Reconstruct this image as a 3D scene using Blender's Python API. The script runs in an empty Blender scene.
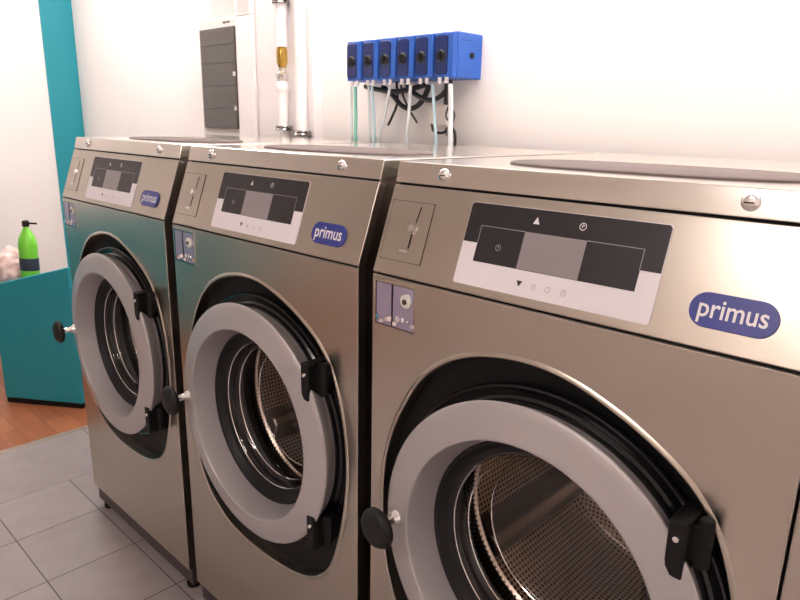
import bpy, bmesh, math, random
from mathutils import Vector, Matrix
random.seed(7)
C = bpy.context.scene.collection
PI = math.pi

# ------------------------------------------------------------------ materials
def mat(name, col=(.8, .8, .8), rough=.5, metal=0., spec=.5, emit=None, estr=0., coat=0., bump=None, trans=0., alpha=1., aniso=0.):
    m = bpy.data.materials.new(name); m.use_nodes = True
    nt = m.node_tree; b = nt.nodes['Principled BSDF']
    b.inputs['Base Color'].default_value = (*col, 1)
    b.inputs['Roughness'].default_value = rough
    b.inputs['Metallic'].default_value = metal
    b.inputs['Specular IOR Level'].default_value = spec
    b.inputs['Coat Weight'].default_value = coat
    b.inputs['Transmission Weight'].default_value = trans
    b.inputs['Alpha'].default_value = alpha
    b.inputs['Anisotropic'].default_value = aniso
    if emit:
        b.inputs['Emission Color'].default_value = (*emit, 1)
        b.inputs['Emission Strength'].default_value = estr
    if bump:
        sc, st, dist = bump
        tc = nt.nodes.new('ShaderNodeTexCoord'); n = nt.nodes.new('ShaderNodeTexNoise')
        n.inputs['Scale'].default_value = sc; n.inputs['Detail'].default_value = 3
        bp = nt.nodes.new('ShaderNodeBump'); bp.inputs['Strength'].default_value = st; bp.inputs['Distance'].default_value = dist
        nt.links.new(tc.outputs['Object'], n.inputs['Vector']); nt.links.new(n.outputs['Fac'], bp.inputs['Height'])
        nt.links.new(bp.outputs['Normal'], b.inputs['Normal'])
    return m

def steel(name, col, r0, r1, sx=(3, 3, 70)):
    """brushed stainless: fine horizontal grain in roughness and tone"""
    m = mat(name, col, r0, 1.0); nt = m.node_tree; b = nt.nodes['Principled BSDF']
    tc = nt.nodes.new('ShaderNodeTexCoord'); mp = nt.nodes.new('ShaderNodeMapping'); mp.inputs['Scale'].default_value = sx
    n = nt.nodes.new('ShaderNodeTexNoise'); n.inputs['Scale'].default_value = 1.0; n.inputs['Detail'].default_value = 1
    n2 = nt.nodes.new('ShaderNodeTexNoise'); n2.inputs['Scale'].default_value = 5.0; n2.inputs['Detail'].default_value = 3
    mr = nt.nodes.new('ShaderNodeMapRange'); mr.inputs['To Min'].default_value = r0; mr.inputs['To Max'].default_value = r1
    ad = nt.nodes.new('ShaderNodeMath'); ad.operation = 'ADD'
    m2 = nt.nodes.new('ShaderNodeMapRange'); m2.inputs['From Min'].default_value = .3; m2.inputs['From Max'].default_value = .7
    m2.inputs['To Min'].default_value = -.03; m2.inputs['To Max'].default_value = .03
    rp = nt.nodes.new('ShaderNodeMix'); rp.data_type = 'RGBA'
    rp.inputs[6].default_value = (*[c * .97 for c in col], 1); rp.inputs[7].default_value = (*[min(1, c * 1.03) for c in col], 1)
    L = nt.links.new
    L(tc.outputs['Object'], mp.inputs['Vector']); L(mp.outputs['Vector'], n.inputs['Vector']); L(tc.outputs['Object'], n2.inputs['Vector'])
    L(n.outputs['Fac'], mr.inputs['Value']); L(n2.outputs['Fac'], m2.inputs['Value'])
    L(mr.outputs['Result'], ad.inputs[0]); L(m2.outputs['Result'], ad.inputs[1])
    L(n2.outputs['Fac'], rp.inputs[0]); L(rp.outputs[2], b.inputs['Base Color'])
    return m

M = {}
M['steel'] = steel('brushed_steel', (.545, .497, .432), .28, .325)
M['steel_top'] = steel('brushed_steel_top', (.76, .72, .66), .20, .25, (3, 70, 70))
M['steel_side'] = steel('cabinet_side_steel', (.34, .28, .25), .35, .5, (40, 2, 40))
M['chrome'] = mat('chrome', (.85, .83, .82), .12, 1)
M['clamp'] = mat('dark_chrome', (.30, .28, .28), .18, 1)
M['hatch'] = mat('hatch_grey_brown', (.13, .105, .10), .7, 0, spec=.12)
M['black'] = mat('black_plastic', (.005, .0045, .005), .55, spec=.25)
M['gloss_black'] = mat('gloss_black_plastic', (.005, .005, .006), .16)
M['rubber'] = mat('black_rubber', (.006, .0055, .0065), .5, spec=.35)
M['ring'] = mat('silver_door_ring', (.44, .41, .415), .42, .35, coat=.15, bump=(400, .06, .001))
M['plinth'] = mat('plinth_dark', (.075, .055, .055), .5, .2)
M['cream'] = mat('display_white', (.84, .80, .84), .35)
M['dispblack'] = mat('display_black', (.017, .014, .017), .35)
M['screen'] = mat('display_screen_grey', (.30, .27, .28), .3)
M['white_ink'] = mat('white_print', (.85, .83, .85), .4)
M['grey_ink'] = mat('grey_print', (.42, .40, .44), .4)
M['dark_line'] = mat('engraved_line', (.09, .07, .06), .5, .4)
M['logo_blue'] = mat('badge_blue', (.030, .045, .28), .28, coat=.3)
M['wall'] = mat('white_wall_paint', (.86, .82, .80), .75, bump=(60, .05, .003))
M['wall_grey'] = mat('casing_white_paint', (.84, .79, .785), .6)
M['ceiling'] = mat('ceiling_paint', (.84, .82, .80), .85)
M['teal'] = mat('teal_paint', (.010, .275, .345), .42, bump=(35, .05, .003))
M['pump_blue'] = mat('pump_blue_plastic', (.018, .10, .44), .38)
M['pump_dark'] = mat('pump_cover_navy', (.008, .025, .13), .22, coat=.4)
M['pump_ridge'] = mat('pump_ridge_blue', (.035, .15, .55), .35)
M['white_pl'] = mat('white_plastic', (.80, .77, .77), .35)
M['pipe_white'] = mat('white_pipe', (.83, .79, .79), .3)
M['beige_pl'] = mat('beige_plastic', (.76, .71, .66), .5)
M['brass'] = mat('brass', (.62, .40, .10), .22, 1)
M['tube_teal'] = mat('tube_green', (.25, .62, .52), .25, coat=.3)
M['tube_blue'] = mat('tube_pale_blue', (.50, .70, .78), .25, coat=.3)
M['tube_white'] = mat('tube_clear_white', (.70, .74, .78), .2, coat=.3)
M['cable'] = mat('black_cable', (.015, .013, .016), .45)
M['green_bottle'] = mat('green_plastic', (.19, .68, .05), .3, coat=.3)
M['bottle_label'] = mat('bottle_label_dark', (.02, .035, .06), .4)
M['pink_bag'] = mat('pink_plastic_film', (.86, .64, .60), .45, coat=.2, bump=(18, .5, .02))
M['cab_dark'] = mat('smoked_door', (.085, .075, .068), .25)
M['cab_frame'] = mat('cabinet_frame_white', (.68, .64, .61), .5)
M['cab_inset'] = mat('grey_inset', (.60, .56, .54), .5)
M['lock_white'] = mat('lock_cream', (.70, .68, .64), .3)
M['tray'] = mat('tray_lavender', (.40, .36, .50), .18, .35)
M['lamp'] = mat('lamp_diffuser', (1, 1, 1), .4, emit=(1.0, .915, .875), estr=24)
M['door_brown'] = mat('brown_door', (.10, .055, .035), .4)

# door glass: clear shell with a fresnel reflection
g = bpy.data.materials.new('door_glass'); g.use_nodes = True; nt = g.node_tree; nt.nodes.clear()
o_ = nt.nodes.new('ShaderNodeOutputMaterial'); mx = nt.nodes.new('ShaderNodeMixShader')
tr = nt.nodes.new('ShaderNodeBsdfTransparent'); tr.inputs['Color'].default_value = (.93, .91, .90, 1)
gl = nt.nodes.new('ShaderNodeBsdfGlossy'); gl.inputs['Roughness'].default_value = .03
fr = nt.nodes.new('ShaderNodeLayerWeight'); pw_ = nt.nodes.new('ShaderNodeMath'); pw_.operation = 'POWER'; pw_.inputs[1].default_value = 3.5
ma = nt.nodes.new('ShaderNodeMath'); ma.operation = 'MULTIPLY_ADD'; ma.inputs[1].default_value = .6; ma.inputs[2].default_value = .045; ma.use_clamp = True
nt.links.new(fr.outputs['Facing'], pw_.inputs[0]); nt.links.new(pw_.outputs[0], ma.inputs[0]); nt.links.new(ma.outputs[0], mx.inputs[0]); nt.links.new(tr.outputs[0], mx.inputs[1]); nt.links.new(gl.outputs[0], mx.inputs[2]); nt.links.new(mx.outputs[0], o_.inputs[0])
M['glass'] = g

# drum: perforated steel (holes from UV, metres)
d = mat('perforated_drum', (.62, .54, .48), .33, 1); nt = d.node_tree; b = nt.nodes['Principled BSDF']
uv = nt.nodes.new('ShaderNodeUVMap'); mp = nt.nodes.new('ShaderNodeMapping'); mp.inputs['Scale'].default_value = (1, 1, 1)
vo = nt.nodes.new('ShaderNodeTexVoronoi'); vo.inputs['Scale'].default_value = 95; vo.inputs['Randomness'].default_value = .0
cr = nt.nodes.new('ShaderNodeMapRange'); cr.inputs['From Min'].default_value = .26; cr.inputs['From Max'].default_value = .36
mc = nt.nodes.new('ShaderNodeMix'); mc.data_type = 'RGBA'; mc.inputs[6].default_value = (.05, .04, .04, 1); mc.inputs[7].default_value = (.78, .66, .56, 1)
nt.links.new(uv.outputs[0], mp.inputs[0]); nt.links.new(mp.outputs[0], vo.inputs['Vector']); nt.links.new(vo.outputs['Distance'], cr.inputs['Value'])
nt.links.new(cr.outputs[0], mc.inputs[0]); nt.links.new(mc.outputs[2], b.inputs['Base Color'])
M['drum'] = d

# tile floor
t = mat('grey_floor_tiles', (.3, .27, .27), .33, bump=None); nt = t.node_tree; b = nt.nodes['Principled BSDF']; L = nt.links.new
tc = nt.nodes.new('ShaderNodeTexCoord'); mp = nt.nodes.new('ShaderNodeMapping'); mp.inputs['Location'].default_value = (.258 + 2.95, -.001 + 2.84, 0)
br = nt.nodes.new('ShaderNodeTexBrick'); br.offset = 0; br.inputs['Scale'].default_value = 1
br.inputs['Brick Width'].default_value = .295; br.inputs['Row Height'].default_value = .284
br.inputs['Mortar Size'].default_value = .0022; br.inputs['Mortar Smooth'].default_value = .3; br.inputs['Bias'].default_value = 0
br.inputs['Color1'].default_value = (.335, .292, .290, 1); br.inputs['Color2'].default_value = (.37, .322, .318, 1); br.inputs['Mortar'].default_value = (.075, .058, .055, 1)
n = nt.nodes.new('ShaderNodeTexNoise'); n.inputs['Scale'].default_value = 9; n.inputs['Detail'].default_value = 5
ml = nt.nodes.new('ShaderNodeMix'); ml.data_type = 'RGBA'; ml.blend_type = 'MULTIPLY'; ml.inputs[0].default_value = 1
mr = nt.nodes.new('ShaderNodeMapRange'); mr.inputs['To Min'].default_value = .82; mr.inputs['To Max'].default_value = 1.15
L(tc.outputs['Object'], mp.inputs[0]); L(mp.outputs[0], br.inputs['Vector']); L(tc.outputs['Object'], n.inputs['Vector'])
b2 = nt.nodes.new('ShaderNodeTexBrick'); b2.offset = 0; b2.inputs['Scale'].default_value = 1
b2.inputs['Brick Width'].default_value = .435; b2.inputs['Row Height'].default_value = .62; b2.inputs['Mortar Size'].default_value = .0022; b2.inputs['Mortar Smooth'].default_value = .3
for k in ('Color1', 'Color2', 'Mortar'): b2.inputs[k].default_value = br.inputs[k].default_value[:]
mp2 = nt.nodes.new('ShaderNodeMapping'); mp2.inputs['Location'].default_value = (.256 + 4.35, .17 + 6.2 + .23, 0)
sx = nt.nodes.new('ShaderNodeSeparateXYZ'); lt = nt.nodes.new('ShaderNodeMath'); lt.operation = 'LESS_THAN'; lt.inputs[1].default_value = -.258
sel = nt.nodes.new('ShaderNodeMix'); sel.data_type = 'RGBA'
L(tc.outputs['Object'], mp2.inputs[0]); L(mp2.outputs[0], b2.inputs['Vector']); L(tc.outputs['Object'], sx.inputs[0]); L(sx.outputs[0], lt.inputs[0])
L(lt.outputs[0], sel.inputs[0]); L(br.outputs['Color'], sel.inputs[6]); L(b2.outputs['Color'], sel.inputs[7])
L(n.outputs['Fac'], mr.inputs['Value']); L(sel.outputs[2], ml.inputs[6]); L(mr.outputs[0], ml.inputs[7]); L(ml.outputs[2], b.inputs['Base Color'])
M['tiles'] = t

# wood floor, planks along x
w = mat('orange_wood_floor', (.4, .15, .05), .4); nt = w.node_tree; b = nt.nodes['Principled BSDF']; L = nt.links.new
tc = nt.nodes.new('ShaderNodeTexCoord'); br = nt.nodes.new('ShaderNodeTexBrick'); br.offset = .37; br.inputs['Scale'].default_value = 1
br.inputs['Brick Width'].default_value = .9; br.inputs['Row Height'].default_value = .12; br.inputs['Mortar Size'].default_value = .0012
br.inputs['Color1'].default_value = (.40, .145, .062, 1); br.inputs['Color2'].default_value = (.29, .092, .038, 1); br.inputs['Mortar'].default_value = (.14, .045, .02, 1)
mp = nt.nodes.new('ShaderNodeMapping'); mp.inputs['Scale'].default_value = (3, 26, 1)
n = nt.nodes.new('ShaderNodeTexNoise'); n.inputs['Scale'].default_value = 1.4; n.inputs['Detail'].default_value = 5
mr = nt.nodes.new('ShaderNodeMapRange'); mr.inputs['To Min'].default_value = .6; mr.inputs['To Max'].default_value = 1.4
ml = nt.nodes.new('ShaderNodeMix'); ml.data_type = 'RGBA'; ml.blend_type = 'MULTIPLY'; ml.inputs[0].default_value = 1
L(tc.outputs['Object'], br.inputs['Vector']); L(tc.outputs['Object'], mp.inputs[0]); L(mp.outputs[0], n.inputs['Vector']); L(n.outputs['Fac'], mr.inputs['Value'])
L(br.outputs['Color'], ml.inputs[6]); L(mr.outputs[0], ml.inputs[7]); L(ml.outputs[2], b.inputs['Base Color'])
M['wood'] = w

# ------------------------------------------------------------------ mesh helpers
def obj(name, bm, m, parent=None, smooth=None, loc=None, bevel=0, seg=2):
    bmesh.ops.recalc_face_normals(bm, faces=bm.faces)
    me = bpy.data.meshes.new(name); bm.to_mesh(me); bm.free()
    o = bpy.data.objects.new(name, me); C.objects.link(o)
    me.materials.append(M[m] if isinstance(m, str) else m)
    if smooth is not None:
        for p in me.polygons: p.use_smooth = True
        me.set_sharp_from_angle(angle=math.radians(smooth))
    if bevel:
        md = o.modifiers.new('bevel', 'BEVEL'); md.width = bevel; md.segments = seg; md.limit_method = 'ANGLE'; md.angle_limit = math.radians(40)
    if parent: o.parent = parent
    if loc: o.location = loc
    return o

def box(bm, x0, x1, y0, y1, z0, z1):
    vs = [bm.verts.new((x, y, z)) for x in (x0, x1) for y in (y0, y1) for z in (z0, z1)]
    for f in ((0, 1, 3, 2), (4, 6, 7, 5), (0, 4, 5, 1), (2, 3, 7, 6), (0, 2, 6, 4), (1, 5, 7, 3)):
        bm.faces.new([vs[i] for i in f])
    return bm

def nb(): return bmesh.new()

def lathe(bm, prof, seg=96, axis='y', c=(0, 0, 0), a0=0, a1=2 * PI, uv=False):
    """prof: list of (r, h); revolved about the axis"""
    full = abs(a1 - a0 - 2 * PI) < 1e-6
    rings = []; n = seg if full else seg + 1
    L = [0]
    for i in range(1, len(prof)): L.append(L[-1] + math.hypot(prof[i][0] - prof[i - 1][0], prof[i][1] - prof[i - 1][1]))
    for r, h in prof:
        ring = []
        if r < 1e-6:
            p = {'y': (0, h, 0), 'z': (0, 0, h), 'x': (h, 0, 0)}[axis]
            v = bm.verts.new(Vector(p) + Vector(c)); ring = [v] * n
        else:
            for k in range(n):
                a = a0 + (a1 - a0) * k / seg
                p = {'y': (r * math.cos(a), h, r * math.sin(a)), 'z': (r * math.cos(a), r * math.sin(a), h), 'x': (h, r * math.cos(a), r * math.sin(a))}[axis]
                ring.append(bm.verts.new(Vector(p) + Vector(c)))
        rings.append(ring)
    lay = bm.loops.layers.uv.verify() if uv else None
    for i in range(len(rings) - 1):
        for k in range(seg):
            k2 = (k + 1) % n
            q = [rings[i][k], rings[i][k2], rings[i + 1][k2], rings[i + 1][k]]
            idx = [(i, k), (i, k + 1), (i + 1, k + 1), (i + 1, k)]
            vs = []; ids = []
            for v, ii in zip(q, idx):
                if v not in vs: vs.append(v); ids.append(ii)
            if len(vs) < 3: continue
            try: f = bm.faces.new(vs)
            except ValueError: continue
            if uv:
                rr = max(prof[i][0], prof[i + 1][0])
                for lp, ii in zip(f.loops, ids):
                    if uv == 'polar':
                        r = prof[ii[0]][0]; a = 2 * PI * ii[1] / seg; lp[lay].uv = (r * math.cos(a), r * math.sin(a))
                    else: lp[lay].uv = (2 * PI * rr * ii[1] / seg, L[ii[0]])
    return bm

def cyl(bm, p0, p1, r, seg=20, r2=None):
    p0, p1 = Vector(p0), Vector(p1); d = p1 - p0
    q = d.to_track_quat('Z', 'Y').to_matrix().to_4x4()
    bmesh.ops.create_cone(bm, cap_ends=True, segments=seg, radius1=r, radius2=r if r2 is None else r2, depth=d.length,
                          matrix=Matrix.Translation((p0 + p1) / 2) @ q)
    return bm

def bez(pts, n=12):
    """catmull-rom through points"""
    P = [Vector(p) for p in pts]; P = [2 * P[0] - P[1]] + P + [2 * P[-1] - P[-2]]; out = []
    for i in range(1, len(P) - 2):
        for k in range(n):
            t = k / n
            out.append(.5 * ((2 * P[i]) + (P[i + 1] - P[i - 1]) * t + (2 * P[i - 1] - 5 * P[i] + 4 * P[i + 1] - P[i + 2]) * t * t + (3 * P[i] - P[i - 1] - 3 * P[i + 1] + P[i + 2]) * t ** 3))
    out.append(P[-2]); return out

def tube(bm, pts, r, seg=10):
    prev = None; n = len(pts); ref = Vector((0, 1, 0))
    for i, p in enumerate(pts):
        d = (pts[min(i + 1, n - 1)] - pts[max(i - 1, 0)]).normalized()
        a = d.cross(ref);
        if a.length < 1e-3: a = d.cross(Vector((1, 0, 0)))
        a.normalize(); b2 = d.cross(a)
        ring = [bm.verts.new(p + r * (math.cos(2 * PI * k / seg) * a + math.sin(2 * PI * k / seg) * b2)) for k in range(seg)]
        if prev:
            for k in range(seg): bm.faces.new((prev[k], prev[(k + 1) % seg], ring[(k + 1) % seg], ring[k]))
        else: bm.faces.new(ring[::-1])
        prev = ring
    bm.faces.new(prev); return bm

def prism(bm, poly, f0, f1):
    """poly: 2D points, f0/f1 map a 2D point to 3D for the two faces"""
    a = [bm.verts.new(f0(p)) for p in poly]; b2 = [bm.verts.new(f1(p)) for p in poly]; n = len(poly)
    bm.faces.new(a); bm.faces.new(b2[::-1])
    for i in range(n): bm.faces.new((a[i], b2[i], b2[(i + 1) % n], a[(i + 1) % n]))
    return bm

def rrect(x0, x1, y0, y1, r, n=6):
    out = []
    for cx, cy, a in ((x1 - r, y1 - r, 0), (x0 + r, y1 - r, 90), (x0 + r, y0 + r, 180), (x1 - r, y0 + r, 270)):
        for k in range(n + 1):
            t = math.radians(a + 90 * k / n); out.append((cx + r * math.cos(t), cy + r * math.sin(t)))
    return out

def text_bm(s, size, shear=0):
    cu = bpy.data.curves.new('lettering', 'FONT'); cu.body = s; cu.size = size; cu.align_x = 'CENTER'; cu.align_y = 'CENTER'; cu.offset = size * .012; cu.resolution_u = 4
    o = bpy.data.objects.new('tmp', cu); C.objects.link(o)
    bpy.context.view_layer.update()
    me = bpy.data.meshes.new_from_object(o.evaluated_get(bpy.context.evaluated_depsgraph_get()))
    bm = nb(); bm.from_mesh(me)
    bpy.data.objects.remove(o); bpy.data.curves.remove(cu); bpy.data.meshes.remove(me)
    return bm

def tag(o, label=None, cat=None, group=None, kind=None):
    if label: o['label'] = label
    if cat: o['category'] = cat
    if group: o['group'] = group
    if kind: o['kind'] = kind
    return o

def empty(name, loc, rz=0):
    o = bpy.data.objects.new(name, None); C.objects.link(o); o.location = loc; o.rotation_euler = (0, 0, rz); o.empty_display_size = .1
    return o

def copy_tree(o, parent=None):
    c = o.copy(); C.objects.link(c)
    if parent: c.parent = parent
    for ch in [x for x in bpy.data.objects if x.parent == o and x is not c]: copy_tree(ch, c)
    return c

def struct(name, bm, m, **k): return tag(obj(name, bm, m, **k), kind='structure')

# ------------------------------------------------------------------ room shell
XL, XR, YB, YF, ZC = -2.33, 4.3, 1.0, -3.1, 2.75
XT = -.69
struct('floor', box(nb(), XT, XR, YF, YB, -.05, 0), 'tiles')
struct('floor', box(nb(), XL, XT - .0, YF, YB, -.05, -.002), 'wood')
struct('trim_1', box(nb(), XT - .018, XT + .012, YF, YB, 0, .004), mat('threshold_strip', (.50, .42, .36), .35, .6), bevel=.0015)
struct('ceiling', box(nb(), XL - .1, XR + .1, YF - .1, YB + .1, ZC, ZC + .1), 'ceiling')
struct('wall_back', box(nb(), XL - .1, XR + .1, YB, YB + .1, 0, ZC), 'wall')
struct('wall_left', box(nb(), XL - .1, XL, YF, YB, 0, ZC), 'wall')
struct('wall_right', box(nb(), XR, XR + .1, YF, YB, 0, ZC), 'wall')
struct('wall_front', box(nb(), XL - .1, XR + .1, YF - .1, YF, 0, ZC), mat('tan_wall_paint', (.66, .58, .53), .8))
# teal pilaster in the far left corner
struct('trim_2', box(nb(), XL, XL + .012, .805, YB - .001, 0, ZC), 'teal')

# ------------------------------------------------------------------ washing machine
W = .71; ZB = .09; ZS = 1.168; PD, PH = .0557, .1583; YE, ZE = .0655, 1.3634; DEP = .86
XC, ZCN = .3743, .7461
SL = math.hypot(PD, PH); U = Vector((0, PD, PH)) / SL; NRM = Vector((0, -PH, PD)) / SL   # up the slope, outward
def sp(x, s, h=0): return Vector((x, 0, ZS)) + U * s + NRM * h

POL = [(180, .337), (170, .337), (157, .338), (145, .342), (137, .350), (126, .353), (115, .349), (103, .341), (90, .334), (73, .322), (60, .320), (48, .324), (39, .321), (24, .308), (10, .300), (0, .300),
       (-14, .305), (-26, .318), (-37, .338), (-50, .372), (-58, .381), (-69, .378), (-76, .372), (-90, .368), (-105, .379), (-116, .392), (-131, .395), (-145, .375), (-160, .352), (-172, .340), (-180, .337)]
def hole(a, off=0):
    a = (a + 180) % 360 - 180
    for (a1, r1), (a2, r2) in zip(POL, POL[1:]):
        if a2 <= a <= a1:
            t = (a - a2) / (a1 - a2); return (r2 + (r1 - r2) * t) + off
    return .337 + off
NH = 144
RS = [hole(-180 + 360 * k / NH) for k in range(NH)]
for _ in range(4): RS = [(RS[k - 1] + 2 * RS[k] + RS[(k + 1) % NH]) / 4 for k in range(NH)]
def hpt(k, off, y):
    a = math.radians(-180 + 360 * k / NH); r = RS[k % NH] + off
    return (XC + r * math.cos(a), y, ZCN + r * math.sin(a))

def washing_machine():
    root = empty('washing_machine', (0, 0, 0))
    # cabinet: sheet metal sides, back and bottom
    bm = nb()
    side = [(.004, ZB), (.004, ZS - .002), (PD + .004, ZS + PH), (YE + .004, ZE - .004), (DEP, ZE - .004), (DEP, ZB)]
    for x0, x1 in ((.0025, .0045), (W - .0045, W - .0025)):
        prism(bm, side, lambda p: (x0, p[0], p[1]), lambda p: (x1, p[0], p[1]))
    box(bm, .0045, W - .0045, DEP - .003, DEP, ZB, ZE - .004)
    box(bm, .0045, W - .0045, .01, DEP - .003, ZB, ZB + .003)
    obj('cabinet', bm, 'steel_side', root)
    # front panel with the shaped opening and a rolled lip
    bm = nb(); y0 = 0
    z1 = ZS - .0035
    def outer(k):
        a = math.radians(-180 + 360 * k / NH); c, s = math.cos(a), math.sin(a); t = 9
        if c > 1e-9: t = min(t, (W - XC) / c)
        if c < -1e-9: t = min(t, -XC / c)
        if s > 1e-9: t = min(t, (z1 - ZCN) / s)
        if s < -1e-9: t = min(t, (ZB - ZCN) / s)
        return (XC + c * t, y0, ZCN + s * t)
    # snap nearest rays to the corners
    out = [list(outer(k)) for k in range(NH)]
    for cx, cz in ((0, ZB), (W, ZB), (W, z1), (0, z1)):
        a = math.degrees(math.atan2(cz - ZCN, cx - XC)); k = round((a + 180) / 360 * NH) % NH; out[k] = [cx, y0, cz]
    loops = [[bm.verts.new((p[0], .02, p[2])) for p in out],
             [bm.verts.new((p[0], .0012, p[2])) for p in out],
             [bm.verts.new((min(max(p[0], .0012), W - .0012), y0, min(max(p[2], ZB + .0012), z1 - .0012))) for p in out]]
    for off, y in ((.014, 0), (.0095, 0), (.0075, -.0014), (.0050, -.0024), (.0025, -.0024), (.0006, -.001), (0, .0014), (0, .030)):
        loops.append([bm.verts.new(hpt(k, off, y)) for k in range(NH)])
    for A, B in zip(loops, loops[1:]):
        for k in range(NH):
            bm.faces.new((A[k], A[(k + 1) % NH], B[(k + 1) % NH], B[k]))
    obj('front_panel', bm, 'steel', root, smooth=32)
    # black tub behind the opening
    bm = nb(); A = [bm.verts.new(hpt(k, .004, .028)) for k in range(NH)]
    A2 = [bm.verts.new(hpt(k, .004, .032)) for k in range(NH)]
    B = [bm.verts.new((XC + .205 * math.cos(math.radians(-180 + 360 * k / NH)), .028, ZCN + .205 * math.sin(math.radians(-180 + 360 * k / NH)))) for k in range(NH)]
    B2 = [bm.verts.new((v.co.x, .032, v.co.z)) for v in B]
    for k in range(NH):
        j = (k + 1) % NH
        bm.faces.new((A[k], A[j], B[j], B[k])); bm.faces.new((A2[k], A2[j], A[j], A[k])); bm.faces.new((B[k], B[j], B2[j], B2[k])); bm.faces.new((A2[k], B2[k], B2[j], A2[j]))
    obj('door_recess', bm, 'black', root)
    # control panel on the slope
    bm = nb(); prism(bm, [(0, .0015), (W, .0015), (W, SL - .0035), (0, SL - .0035)], lambda p: sp(p[0], p[1], 0), lambda p: sp(p[0], p[1], -.018))
    obj('control_panel', bm, 'steel', root, bevel=.0014)
    # dark joint strips behind the seams
    bm = nb(); box(bm, .006, W - .006, .006, .02, ZS - .012, ZS + .006)
    prism(bm, [(.006, SL - .010), (W - .006, SL - .010), (W - .006, SL + .004), (.006, SL + .004)], lambda p: sp(p[0], p[1], -.008), lambda p: sp(p[0], p[1], -.02))
    obj('seam_strip', bm, 'black', root)
    # top lid with the front strip
    bm = nb()
    pf = [(PD, ZS + PH), (YE, ZE), (DEP + .01, ZE), (DEP + .01, ZE - .035), (PD + .02, ZS + PH)]
    prism(bm, pf, lambda p: (0, p[0], p[1]), lambda p: (W, p[0], p[1]))
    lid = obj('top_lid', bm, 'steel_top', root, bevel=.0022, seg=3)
    def sup(k, off=0):
        a = 2 * PI * k / 96; c, s_ = math.cos(a), math.sin(a); e = 2 / 2.7
        return (.385 + (.247 + off) * math.copysign(abs(c) ** e, c), .250 + (.118 + off) * math.copysign(abs(s_) ** e, s_))
    def loft(levels):
        bm = nb(); prev = None
        for off, z in levels:
            rr = [bm.verts.new((*sup(k, off), z)) for k in range(96)]
            if prev:
                for k in range(96): bm.faces.new((prev[k], prev[(k + 1) % 96], rr[(k + 1) % 96], rr[k]))
            else: bm.faces.new(rr[::-1])
            prev = rr
        bm.faces.new(prev); return bm
    hr = obj('hopper_lid', loft([(.0, ZE), (.0, ZE + .0025), (-.002, ZE + .0040), (-.006, ZE + .0048)]), 'hatch', lid, smooth=50); hr['label'] = 'flat oval grey-brown hopper lid'
    for x in (.111, .596):
        z = 1.345; yy = PD + (z - ZS - PH) / (ZE - ZS - PH) * (YE - PD)
        bm = nb(); lathe(bm, [(0, -.0065), (.0075, -.0065), (.0098, -.005), (.0115, -.0015), (.0118, .001)], 32, 'y')
        lk = obj('lid_lock', bm, 'chrome', root, smooth=40, loc=(x, yy, z)); lk['label'] = 'round chrome lock'
        bm = nb(); box(bm, -.006, .006, -.0074, -.006, -.001, .001); obj('key_slot', bm, 'dark_line', lk)
    # coin slot plate
    bm = nb(); prism(bm, rrect(.009, .106, .029, .135, .003), lambda p: sp(p[0], p[1], .0012), lambda p: sp(p[0], p[1], -.001))
    cs = obj('coin_slot_plate', bm, 'steel', root)
    bm = nb()
    def rim(bm, x0, x1, s0, s1, w, h0, h1):
        for a in ((x0, x0 + w, s0, s1), (x1 - w, x1, s0, s1), (x0 + w, x1 - w, s0, s0 + w), (x0 + w, x1 - w, s1 - w, s1)):
            prism(bm, [(a[0], a[2]), (a[1], a[2]), (a[1], a[3]), (a[0], a[3])], lambda p: sp(p[0], p[1], h1), lambda p: sp(p[0], p[1], h0))
    rim(bm, .008, .107, .028, .136, .0012, 0, .0009); obj('plate_outline', bm, 'dark_line', cs)
    bm = nb(); prism(bm, [(.0775, .128), (.0795, .128), (.0755, .099), (.0735, .099)], lambda p: sp(p[0], p[1], .0018), lambda p: sp(p[0], p[1], .001))
    prism(bm, [(.0705, .079), (.0735, .079), (.0725, .053), (.0695, .053)], lambda p: sp(p[0], p[1], .0018), lambda p: sp(p[0], p[1], .001))
    obj('coin_slot', bm, 'black', cs)
    bm = nb(); prism(bm, rrect(.052, .074, .0445, .0495, .002), lambda p: sp(p[0], p[1], .004), lambda p: sp(p[0], p[1], .001)); obj('coin_return_bar', bm, 'chrome', cs)
    bm = nb(); p0 = sp(.070, .089, .001); p1 = sp(.070, .089, .007)
    cyl(bm, p0, p1, .0085, 24, .0072); kb = obj('coin_knob', bm, 'chrome', cs, smooth=40)
    # display
    bm = nb(); prism(bm, rrect(.1785, .507, .0145, .149, .004), lambda p: sp(p[0], p[1], .0016), lambda p: sp(p[0], p[1], 0)); dp = obj('display_panel', bm, 'cream', root)
    def plate(name, poly, h0, h1, m, par):
        bm = nb(); prism(bm, poly, lambda p: sp(p[0], p[1], h1), lambda p: sp(p[0], p[1], h0)); return obj(name, bm, m, par)
    plate('black_field', [(.1795, .0835), (.2075, .0835), (.2075, .054), (.4775, .054), (.4775, .0835), (.506, .0835), (.506, .1445), (.5025, .148), (.183, .148), (.1795, .1445)], .0016, .0020, 'dispblack', dp)
    plate('screen', [(.290, .0545), (.393, .0545), (.393, .112), (.290, .112)], .0020, .0023, 'screen', dp)
    # thin outline of the button area
    plate('outline', [(.2075, .0835), (.2083, .0835), (.2083, .1115), (.290, .1115), (.290, .1124), (.2075, .1124)], .0020, .0023, 'grey_ink', dp)
    plate('outline', [(.4775, .0835), (.4767, .0835), (.4767, .1115), (.393, .1115), (.393, .1124), (.4775, .1124)], .0020, .0023, 'grey_ink', dp)
    plate('arrow_icon', [(.2995, .1255), (.3105, .1255), (.305, .1365)], .0020, .0023, 'white_ink', dp)
    plate('arrow_icon', [(.2965, .0375), (.3065, .0375), (.3015, .0285)], .0016, .0019, 'dispblack', dp)
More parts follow.
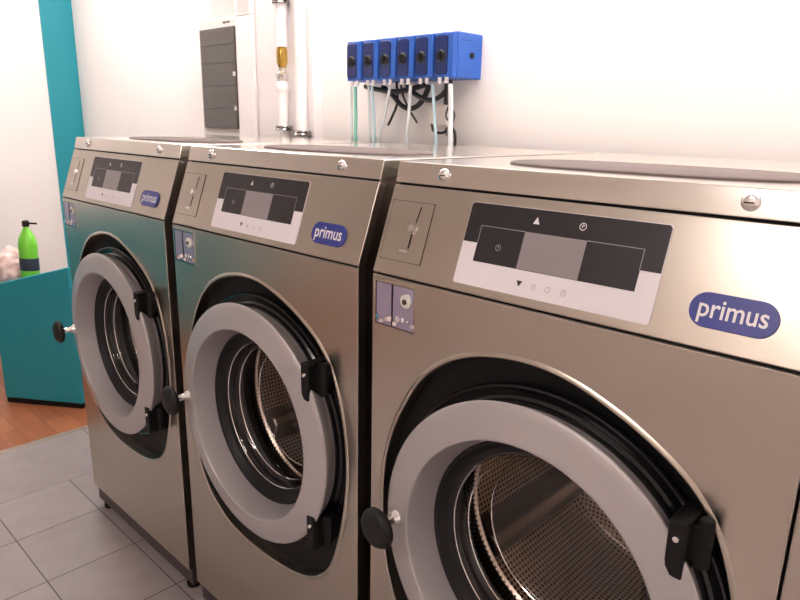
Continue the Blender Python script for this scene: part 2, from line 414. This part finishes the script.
    def ringicon(x, s, r, h, m, inner):
        bm = nb(); n = 28
        P = [[bm.verts.new(sp(x + rr * math.cos(2 * PI * k / n), s + rr * math.sin(2 * PI * k / n), h)) for k in range(n)] for rr in (r, r * .80)]
        for k in range(n): bm.faces.new((P[0][k], P[0][(k + 1) % n], P[1][(k + 1) % n], P[1][k]))
        if inner == 'bar': prism(bm, [(x - .0006, s - .001), (x + .0006, s - .001), (x + .0006, s + r * .65), (x - .0006, s + r * .65)], lambda p: sp(p[0], p[1], h + .0001), lambda p: sp(p[0], p[1], h - .0002))
        o = obj('round_icon', bm, m, dp); return o
    def lay_text(s, size, x, sl, h, m, par, name, sx=1.):
        bm = text_bm(s, size)
        for v in bm.verts: v.co = sp(x + v.co.x * sx, sl + v.co.y, h)
        me = bpy.data.meshes.new(name); bm.to_mesh(me); bm.free(); me.materials.append(M[m])
        o = bpy.data.objects.new(name, me); C.objects.link(o); o.parent = par; return o
    ringicon(.3815, .131, .0056, .0023, 'white_ink', None); lay_text('P', .0075, .3815, .131, .0023, 'white_ink', dp, 'letter')
    ringicon(.249, .081, .0050, .0023, 'grey_ink', 'bar')
    ringicon(.327, .0325, .0040, .0019, 'grey_ink', 'bar'); ringicon(.351, .0325, .0044, .0019, 'grey_ink', None); ringicon(.377, .0325, .0046, .0019, 'grey_ink', 'bar')
    # badge
    bm = nb(); prism(bm, rrect(.553, .6555, .0275, .0715, .0215, 10), lambda p: sp(p[0], p[1], .003), lambda p: sp(p[0], p[1], 0))
    bd = obj('badge', bm, 'logo_blue', root, bevel=.0008); bd['label'] = 'rounded blue badge with white lettering'
    lay_text('primus', .0345, .6043, .0510, .0033, 'white_ink', bd, 'lettering', .86)
    dp.location.x = .006; bd.location.x = .004
    # coin return window in the front panel
    def fr(bm, x0, x1, z0, z1, w, ya, yb):
        for a in ((x0, x0 + w, z0, z1), (x1 - w, x1, z0, z1), (x0 + w, x1 - w, z0, z0 + w), (x0 + w, x1 - w, z1 - w, z1)): box(bm, a[0], a[1], ya, yb, a[2], a[3])
    bm = nb(); fr(bm, .008, .108, 1.072, 1.157, .0025, -.002, .0); tw = obj('coin_tray', bm, 'steel_top', root)
    bm = nb(); box(bm, .0105, .1055, -.0008, -.0002, 1.0745, 1.1545); obj('tray_pane', bm, 'tray', tw)
    bm = nb(); box(bm, .0505, .0535, -.0018, -.0008, 1.077, 1.1545); fr(bm, .0105, .1055, 1.0745, 1.1545, .0016, -.0014, -.0008); obj('tray_divider', bm, 'black', tw)
    bm = nb(); lathe(bm, [(0, -.007), (.010, -.007), (.0125, -.0055), (.0128, -.0008)], 28, 'y', (.088, 0, 1.130)); lo = obj('tray_lock', bm, 'lock_white', tw, smooth=40)
    bm = nb(); lathe(bm, [(0, -.0085), (.005, -.0085), (.0052, -.007)], 20, 'y', (.0875, 0, 1.129)); box(bm, .0855, .0895, -.0092, -.0085, 1.1282, 1.1298)
    o = obj('key_slot', bm, 'dark_line', tw, smooth=40)
    rnd = random.Random(3)
    for k in range(9):
        x = .016 + .0105 * k + rnd.uniform(-.002, .002); z = 1.082 + rnd.uniform(0, .012)
        if abs(x - .052) < .005: x += .007
        bm = nb(); cyl(bm, (x, -.0008, z), (x + rnd.uniform(-.002, .002), -.003, z + rnd.uniform(-.001, .001)), rnd.uniform(.0035, .0055), 14); obj('coin', bm, 'chrome', tw, smooth=40)
    # door: silver ring (children: backing, gasket, glass, knob)
    bm = nb()
    pr = [(.268, .008), (.2705, .008), (.2705, -.006), (.2715, -.010), (.2740, -.0135), (.2845, -.0340), (.2860, -.0375), (.2863, -.0395), (.2850, -.0412), (.2825, -.0428), (.2700, -.0452), (.2330, -.0532), (.2300, -.0538), (.2275, -.0532), (.2262, -.0515), (.2255, -.0490), (.2110, .000), (.2095, .008), (.225, .008)]
    lathe(bm, pr + [pr[0]], 128, 'y', (XC, 0, ZCN)); bmesh.ops.remove_doubles(bm, verts=bm.verts, dist=1e-6)
    door = obj('door', bm, 'ring', root, smooth=35)
    bm = nb(); lathe(bm, [(.2715, .016), (.298, .016), (.3015, .013), (.3020, .007), (.3000, .0035), (.2965, .0030), (.2905, .0065), (.2820, .0070), (.2780, .0030), (.2770, -.004), (.2715, -.004), (.2715, .016)], 128, 'y', (XC, 0, ZCN)); bmesh.ops.remove_doubles(bm, verts=bm.verts, dist=1e-6)
    # clip the flange where the opening is tight
    obj('door_flange', bm, 'gloss_black', door, smooth=35)
    bm = nb(); lathe(bm, [(.2125, .004), (.2080, .001), (.2035, .003), (.200, .010), (.192, .018), (.186, .019), (.181, .023), (.180, .035), (.19, .05), (.2115, .05), (.2125, .004)], 128, 'y', (XC, 0, ZCN)); bmesh.ops.remove_doubles(bm, verts=bm.verts, dist=1e-6)
    obj('door_gasket', bm, 'rubber', door, smooth=35)
    bm = nb()
    gp = [(.184, .021), (.178, .024), (.174, .036), (.171, .044), (.166, .047), (.162, .056), (.159, .078), (.154, .094), (.146, .104), (.130, .111), (.09, .117), (.04, .120), (0, .1205)]
    lathe(bm, gp, 128, 'y', (XC, 0, ZCN)); obj('door_glass', bm, 'glass', door, smooth=50)
    bm = nb()
    for rr, yy in ((.1795, .0225), (.1665, .0475), (.1525, .098)):
        lathe(bm, [(rr + .0012, yy), (rr, yy - .0012), (rr - .0012, yy), (rr, yy + .0012), (rr + .0012, yy)], 128, 'y', (XC, 0, ZCN))
    bmesh.ops.remove_doubles(bm, verts=bm.verts, dist=1e-6); obj('glass_rim', bm, 'chrome', door, smooth=60)
    kx, kz = XC - .256, ZCN - .006
    bm = nb(); lathe(bm, [(0, -.093), (.0085, -.093), (.0085, -.062), (.012, -.056), (.0155, -.051), (.0155, -.046)], 28, 'y'); obj('knob_stem', bm, 'chrome', door, smooth=40, loc=(kx, 0, kz))
    bm = nb(); lathe(bm, [(0, -.112), (.024, -.110), (.034, -.105), (.0375, -.099), (.037, -.094), (.030, -.089), (.012, -.086), (0, -.086)], 40, 'y')
    kn = obj('door_knob', bm, 'rubber', door, smooth=60, loc=(kx, 0, kz)); kn['label'] = 'round black door knob'
    # hinges
    for dz in (.178, -.165):
        bm = nb(); x0 = XC + math.sqrt(.287 ** 2 - dz ** 2)
        box(bm, x0 - .010, x0 + .014, -.047, .012, ZCN + dz - .046, ZCN + dz + .034)
        box(bm, x0 + .010, x0 + .032, -.026, .012, ZCN + dz - .026, ZCN + dz + .026)
        cyl(bm, (x0 + .026, -.016, ZCN + dz - .034), (x0 + .026, -.016, ZCN + dz + .034), .010, 20)
        hg = obj('hinge', bm, 'black', root, bevel=.0025)
        bm = nb(); lathe(bm, [(0, -.0505), (.0040, -.050), (.0050, -.0468)], 16, 'y', (x0 + .002, 0, ZCN + dz + .010)); obj('hinge_screw', bm, 'chrome', hg, smooth=50)
    # tub and drum
    bm = nb(); lathe(bm, [(.206, .033), (.232, .05), (.236, .075), (.222, .095), (.232, .115), (.285, .118)], 96, 'y', (XC, 0, ZCN)); obj('tub_bellows', bm, mat('grey_rubber', (.06, .055, .055), .5), root, smooth=50)
    bm = nb(); lathe(bm, [(.218, .128), (.212, .134), (.216, .14), (.285, .148), (.290, .165), (.290, .52), (.275, .535)], 128, 'y', (XC, 0, ZCN), uv='cyl')
    dr = obj('drum', bm, 'drum', root, smooth=50)
    bm = nb(); lathe(bm, [(.290, .534), (.2, .540), (.1, .532), (.06, .520), (0, .516)], 96, 'y', (XC, 0, ZCN), uv='polar'); obj('drum_back', bm, 'drum', dr, smooth=50)
    for k in range(3):
        a = math.radians(95 + 120 * k); bm = nb()
        prism(bm, [(-.045, .289), (-.028, .245), (-.012, .222), (.012, .222), (.028, .245), (.045, .289)],
              lambda p: (XC + p[1] * math.cos(a) - p[0] * math.sin(a), .165, ZCN + p[1] * math.sin(a) + p[0] * math.cos(a)),
              lambda p: (XC + p[1] * math.cos(a) - p[0] * math.sin(a), .53, ZCN + p[1] * math.sin(a) + p[0] * math.cos(a)))
        obj('drum_lifter', bm, mat('lifter_steel', (.55, .48, .43), .3, 1) if k == 0 else bpy.data.materials['lifter_steel'], dr, bevel=.006, seg=3)
    # plinth and feet
    bm = nb(); box(bm, .004, W - .004, .012, .82, .028, ZB - .0005); obj('plinth', bm, 'plinth', root, bevel=.002)
    for x in (.045, W - .045):
        for y in (.035, .78):
            bm = nb(); cyl(bm, (x, y, 0), (x, y, .014), .021, 20); cyl(bm, (x, y, .014), (x, y, .03), .010, 12); obj('foot', bm, 'black', root, smooth=40)
    return root

m1 = washing_machine()
for i, (x, y, lb) in enumerate(((0, .006, 'leftmost stainless steel washing machine, farthest from the camera, next to the teal corner stripe'),
                                (.767, 0, 'middle stainless steel washing machine between the other two, round door fully in view'),
                                (1.523, -.006, 'rightmost and nearest stainless steel washing machine, cut off by the photo edge'))):
    o = m1 if i == 0 else copy_tree(m1)
    o.location = (x, y, 0); tag(o, lb, 'washing machine', 'front loading washing machines in a row')

# steel filler beside the last machine
bm = nb(); box(bm, 2.2365, 2.32, -.004, .80, .0, 1.16)
tag(obj('filler_panel', bm, 'steel', bevel=.002), 'narrow steel filler panel at the right of the nearest washing machine', 'panel')

# ------------------------------------------------------------------ wall fittings
bm = nb(); box(bm, -.227, .172, .952, YB, 0, ZC)
struct('trim_3', bm, 'wall_grey', bevel=.004)
pc = empty('cable_trunking', (-.25, .97, 0)); tag(pc, 'wide white boxed trunking beside the grey fuse cabinet, running down behind the washers', 'trunking')
bm = nb(); box(bm, -.105, .022, -.035, .029, 0, 1.868); obj('cover', bm, 'wall_grey', pc, bevel=.004)
bm = nb(); box(bm, -.105, .022, -.035, .029, 1.869, ZC - .002); obj('upper_cover', bm, 'wall_grey', pc, bevel=.004)
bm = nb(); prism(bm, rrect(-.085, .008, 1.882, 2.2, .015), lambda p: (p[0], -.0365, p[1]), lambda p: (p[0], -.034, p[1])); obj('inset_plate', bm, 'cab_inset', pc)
tag(obj('grey_strip', box(nb(), -.62, -.40, .975, YB, 1.877, ZC), 'cab_inset', bevel=.004), 'flat grey strip on the wall above the fuse cabinet', 'conduit')  # thin strip in a greyer tone than the wall around it

fc = empty('fuse_cabinet', (-.515, .94, 1.35)); tag(fc, 'grey fuse cabinet with a smoked door in a white frame on the wall', 'fuse cabinet')
bm = nb(); box(bm, -.165, .157, 0, .06, .0, .525); obj('cabinet_body', bm, 'cab_frame', fc, bevel=.006)
bm = nb(); box(bm, -.135, .156, -.012, 0, .038, .482); sd = obj('smoked_door', bm, 'cab_dark', fc, bevel=.003)
sd['label'] = 'dark smoked door'
bm = nb()
for z in (.13, .23, .33, .41): box(bm, -.132, .136, -.0135, -.012, z, z + .005)
obj('breaker_row', bm, mat('breaker_row', (.075, .067, .06), .3), sd)
for z in (.27, .12): obj('door_catch', box(nb(), .144, .158, -.017, -.012, z, z + .018), 'cab_frame', sd)
bm = nb(); box(bm, .055, .078, -.001, 0, .498, .508); box(bm, .083, .112, -.001, 0, .499, .507); obj('type_plate', bm, 'cab_dark', fc)

def pipe(x, y, r, z0, z1, name, label, extra=None):
    t = empty(name, (x, y, z0)); tag(t, label, 'pipe')
    return t
# left pipe with brass valve
px, py = .010, .918
t = empty('water_pipe', (px, py, 0)); tag(t, 'left white vertical water pipe with a brass valve', 'pipe', )
def seg(z0, z1, r, name, m, par=t, prof=None):
    bm = nb(); lathe(bm, prof or [(0, z0), (r, z0), (r, z1), (0, z1)], 32, 'z'); return obj(name, bm, m, par, smooth=40)
seg(.9, 1.555, .0225, 'lower_tube', 'pipe_white'); seg(1.585, 1.600, .024, 'joint_nut', 'chrome')
seg(0, 0, 0, 'union_collar', 'white_pl', prof=[(0, 1.545), (.026, 1.545), (.028, 1.55), (.028, 1.572), (.025, 1.578), (.025, 1.586), (0, 1.586)])
seg(0, 0, 0, 'valve_fitting', 'chrome', prof=[(0, 1.600), (.024, 1.600), (.026, 1.606), (.026, 1.618), (.018, 1.624), (.015, 1.640), (0, 1.640)])
bv = seg(0, 0, 0, 'brass_valve', 'brass', prof=[(0, 1.630), (.012, 1.630), (.019, 1.650), (.0225, 1.660), (.0225, 1.705), (.020, 1.716), (.012, 1.722), (0, 1.722)])
bv['label'] = 'brass valve body'
seg(1.720, ZC, .0245, 'upper_tube', 'pipe_white')
def clamp(par, z, R=.036, name='pipe_clamp'):
    bm = nb(); lathe(bm, [(.022, z - .009), (R - .002, z - .010), (R, z - .006), (R - .004, z), (R, z + .006), (R - .002, z + .010), (.022, z + .009)], 32, 'z'); cyl(bm, (R + .001, 0, z), (R + .010, 0, z), .006, 12)
    cyl(bm, (0, .02, z), (0, .034, z), .006, 12); obj(name, bm, 'clamp', par, smooth=25)
clamp(t, 1.398); clamp(t, 1.892)
t2 = empty('water_pipe', (.134, .918, 0)); tag(t2, 'right white vertical water pipe with a plain run and one chrome clamp', 'pipe')
bm = nb(); lathe(bm, [(0, .9), (.0225, .9), (.0225, ZC), (0, ZC)], 32, 'z'); obj('tube', bm, 'pipe_white', t2, smooth=40); clamp(t2, 1.381)

# dosing pump unit
pu = empty('dosing_pump', (.471, .967, 1.570)); tag(pu, 'blue six-head dosing pump unit mounted on the white wall', 'pump')
bm = nb(); box(bm, 0, .506, -.092, .033, 0, .137); obj('housing', bm, 'pump_blue', pu, bevel=.004)
for k in range(6):
    x0 = .003 + .0838 * k; x1 = x0 + .0815
    bm = nb(); box(bm, x0, x1, -.104, -.092, .002, .135); box(bm, x0 + .060, x1, -.112, -.104, .004, .133)
    h = obj('pump_head', bm, 'pump_blue', pu, bevel=.003)
    bm = nb(); prism(bm, rrect(x0 + .004, x0 + .056, .010, .127, .012), lambda p: (p[0], -.1095, p[1]), lambda p: (p[0], -.104, p[1])); cv = obj('rotor_cover', bm, 'pump_dark', h, bevel=.002)
    bm = nb(); lathe(bm, [(0, -.116), (.014, -.116), (.019, -.1095)], 24, 'y', (x0 + .030, 0, .066)); box(bm, x0 + .027, x0 + .033, -.1185, -.116, .052, .080); obj('rotor', bm, 'black', h, smooth=40)
    for q, dx in enumerate((.018, .046)):
        bm = nb(); cyl(bm, (x0 + dx, -.096, -.016), (x0 + dx, -.096, .003), .0065, 16); obj('nozzle', bm, 'white_pl', h, smooth=40)
bm = nb(); cyl(bm, (.506, -.022, .070), (.5095, -.022, .070), .010, 20); obj('cable_gland', bm, 'black', pu, smooth=40)
bm = nb(); box(bm, .506, .5066, -.075, -.018, .112, .1135); obj('seam_line', bm, 'pump_dark', pu)
bm = nb(); cyl(bm, (.40, -.03, .137), (.40, -.03, .146), .009, 16); obj('mounting_stud', bm, 'black', pu, smooth=40)

# dosing tubes (x at pump, x at bottom, radius, material, label)
tubes = [(.473, .457, .0042, 'tube_white', 'leftmost dosing tube, thin and whitish, under the blue pump'),
         (.494, .479, .0068, 'tube_teal', 'green dosing tube hanging from the first pump head'),
         (.565, .558, .0042, 'tube_white', 'thin white dosing tube hanging from the second pump head'),
         (.583, .582, .0055, 'tube_blue', 'pale blue dosing tube beside the slanting white one'),
         (.674, .604, .0052, 'tube_white', 'white dosing tube slanting left from the third pump head'),
         (.771, .740, .0062, 'tube_white', 'white dosing tube hanging from the fourth pump head'),
         (.869, .878, .0052, 'tube_blue', 'pale blue dosing tube hanging from the fifth pump head'),
         (.945, .939, .0085, 'tube_white', 'thickest white dosing tube at the right end of the pump')]
for x0, x1, r, m, lb in tubes:
    bm = nb(); pts = [Vector((x0, .884, 1.553)), Vector((x0 + (x1 - x0) * .5 + .002, .892, 1.456)), Vector((x1, .90, 1.36)), Vector((x1, .905, 1.25)), Vector((x1, .905, .004))]
    tube(bm, bez(pts, 6), r)
    tag(obj('dosing_tube', bm, m, smooth=60), lb, 'tube', 'dosing tubes under the blue pump')
cables = [([(.50, .93, 1.556), (.56, .925, 1.545), (.66, .925, 1.535), (.74, .93, 1.545), (.79, .935, 1.556)], .009, 'black cable looping just under the left half of the pump'),
          ([(.58, .94, 1.555), (.63, .94, 1.525), (.675, .94, 1.490), (.72, .94, 1.478), (.765, .94, 1.495), (.795, .94, 1.535), (.80, .94, 1.556)], .009, 'deepest hanging black cable loop under the middle of the pump'),
          ([(.72, .92, 1.555), (.76, .92, 1.525), (.82, .92, 1.505), (.87, .92, 1.515), (.90, .93, 1.545)], .0085, 'black cable loop under the right half of the pump'),
          ([(.64, .95, 1.570), (.645, .95, 1.50), (.62, .95, 1.45), (.60, .95, 1.42)], .0045, 'short thin black cable dangling with a free end under the third pump head'),
          ([(.655, .955, 1.570), (.665, .955, 1.53), (.70, .955, 1.475), (.74, .955, 1.43)], .0035, 'thin straight black wire running down right behind the cable loop'),
          ([(.885, .955, 1.49), (.905, .955, 1.46), (.90, .955, 1.42), (.915, .955, 1.38), (.91, .955, 1.20), (.91, .955, .006)], .0048, 'thin wavy black wire going down from the black conduit'),
          ([(.885, .952, 1.492), (.862, .965, 1.455), (.885, .965, 1.425), (.862, .965, 1.405), (.90, .965, 1.365)], .0028, 'finest grey wire curling beside the wavy black one'),
          ([(.79, .976, 1.428), (.80, .975, 1.405), (.835, .972, 1.398), (.855, .985, 1.405)], .0045, 'short dark cable bent below the beige socket box')]
for pts, r, lb in cables:
    bm = nb(); tube(bm, bez(pts, 10), r, 8); tag(obj('cable', bm, 'cable', smooth=60), lb, 'cable', 'cables under the blue pump')
bm = nb(); tube(bm, [Vector((.892, .937, 1.568)), Vector((.892, .937, 1.49))], .014, 16); tag(obj('cable_conduit', bm, 'cable', smooth=60), 'short thick black conduit under the right end of the pump', 'conduit')
sb = empty('socket_box', (.815, 1.0, 1.46)); tag(sb, 'small beige socket box on the wall below the pump', 'socket box')
obj('box_body', box(nb(), -.045, .045, -.022, 0, -.04, .04), 'beige_pl', sb, bevel=.004); obj('box_cover', box(nb(), -.040, .040, -.026, -.022, -.035, .035), 'beige_pl', sb, bevel=.003)

# ------------------------------------------------------------------ teal counter at the far left, bottle and bag
A = Vector((-.914, .311, 0)); D = Vector((-.351, -.245, 0)).normalized(); N = Vector((-D.y, D.x, 0))   # N points away from camera?
if N.dot(Vector((2.37, -.82, 0)) - A) > 0: N = -N
tct = empty('counter', (A.x, A.y, 0)); tag(tct, 'teal painted counter with a sloping top edge standing on the wood floor', 'counter')
def cp(u, v, z): return A + D * u + N * v + Vector((0, 0, z)) - A
bm = nb(); ztop = lambda u: .731 - (.731 - .635) / .3646 * u
pts = [(0, .026), (.43, .026), (.43, ztop(.43)), (0, ztop(0))]
prism(bm, pts, lambda p: cp(p[0], 0, p[1]), lambda p: cp(p[0], .03, p[1])); obj('front_panel', bm, 'teal', tct, bevel=.006, seg=3)
bm = nb(); prism(bm, [(.02, .03), (.43, .03), (.43, .42), (.02, .42)], lambda p: cp(p[0], p[1], .545), lambda p: cp(p[0], p[1], .585)); obj('worktop', bm, 'teal', tct, bevel=.003)
bm = nb(); prism(bm, [(.03, .03), (.06, .03), (.06, .40), (.03, .40)], lambda p: cp(p[0], p[1], .0), lambda p: cp(p[0], p[1], .545)); obj('side_panel', bm, 'teal', tct)
bm = nb(); prism(bm, [(.004, .004), (.426, .004), (.426, .026), (.004, .026)], lambda p: cp(p[0], p[1], 0), lambda p: cp(p[0], p[1], .026)); obj('shadow_gap_strip', bm, 'black', tct)  # solid black strip stands in for the shade in the gap under the counter
# return of the counter along the left, teal (seen mirrored in the far washer)
e = cp(.43, 0, 0)
bm = nb(); box(bm, e.x - .86, e.x - .46, -2.2, e.y - .02, .012, .82); obj('counter_return', bm, 'teal', tct, bevel=.006)

bp = A + D * .265 + N * .08
bt = empty('detergent_bottle', (bp.x, bp.y, .585)); tag(bt, 'green plastic bottle with a black cap and dark label on the teal counter', 'bottle')
bm = nb(); lathe(bm, [(0, 0), (.040, 0), (.046, .006), (.047, .10), (.046, .19), (.048, .225), (.042, .262), (.028, .290), (.014, .315), (.013, .325), (0, .325)], 40, 'z')
for v in bm.verts: v.co.y *= .72
obj('bottle_body', bm, 'green_bottle', bt, smooth=60)
bm = nb(); lathe(bm, [(.0472, .105), (.0480, .107), (.0480, .165), (.0472, .167)], 40, 'z')
for v in bm.verts: v.co.y *= .73
obj('bottle_label', bm, 'bottle_label', bt, smooth=60)
bm = nb(); lathe(bm, [(0, .322), (.016, .322), (.0165, .345), (.010, .350), (0, .350)], 24, 'z'); cyl(bm, (0, 0, .338), (.045, .02, .335), .0045, 12); obj('bottle_cap', bm, 'black', bt, smooth=40)
bt.rotation_euler = (0, .03, math.radians(35))
bp = A + D * .385 + N * .125
bm = nb(); bmesh.ops.create_icosphere(bm, subdivisions=4, radius=1)
rn = random.Random(5)
from mathutils import noise
for v in bm.verts:
    n_ = noise.noise(v.co * 2.3) * .22 + noise.noise(v.co * 6) * .07; c = v.co * (1 + n_)
    if c.z < -.8: c.z = -.8
    v.co = Vector((c.x * .078, c.y * .078, (c.z + .8) * .112))
pb = obj('plastic_bag', bm, 'pink_bag', smooth=70, loc=(bp.x, bp.y, .585)); tag(pb, 'crumpled pale pink bag lying on the teal counter beside the green bottle', 'bag')

# ------------------------------------------------------------------ ceiling lights
LAMPS = [(2.6, .72, 'ceiling light over the nearest washer', 1.9, .16), (.6, .70, 'ceiling light over the middle washer', 1.25, .16), (-1.15, .3, 'ceiling light over the edge of the wood floor', 1.2, .16), (2.0, -2.3, 'fill light added on the ceiling behind the camera for the nearest washer', 1.2, .16)]  # last entry is an added fill behind the camera, brightening the nearest washer
for x, y, lb, l, w_ in LAMPS:
    t = empty('ceiling_light', (x, y, ZC)); tag(t, 'white tube ' + lb, 'lamp', 'ceiling lights')
    obj('lamp_body', box(nb(), -l / 2 - .02, l / 2 + .02, -w_ / 2 - .01, w_ / 2 + .01, -.04, 0), 'white_pl', t, bevel=.004)
    obj('lamp_diffuser', box(nb(), -l / 2, l / 2, -w_ / 2, w_ / 2, -.08, -.04), 'lamp', t, bevel=.01)

# ------------------------------------------------------------------ world, camera
wd = bpy.data.worlds.new('World'); bpy.context.scene.world = wd; wd.use_nodes = True
wd.node_tree.nodes['Background'].inputs[0].default_value = (.9, .8, .78, 1); wd.node_tree.nodes['Background'].inputs[1].default_value = .0
cam = bpy.data.cameras.new('camera'); co = bpy.data.objects.new('camera', cam); C.objects.link(co)
co.location = (2.3722, -.8201, 1.4300); co.rotation_euler = (1.3094, -.0192, .7686)
cam.sensor_width = 36; cam.lens = 29.8364; cam.clip_start = .02
s = bpy.context.scene; s.camera = co
s.view_settings.view_transform = 'Standard'; s.view_settings.look = 'None'; s.view_settings.gamma = 1; s.view_settings.use_curve_mapping = False
s.view_settings.exposure = 0.80
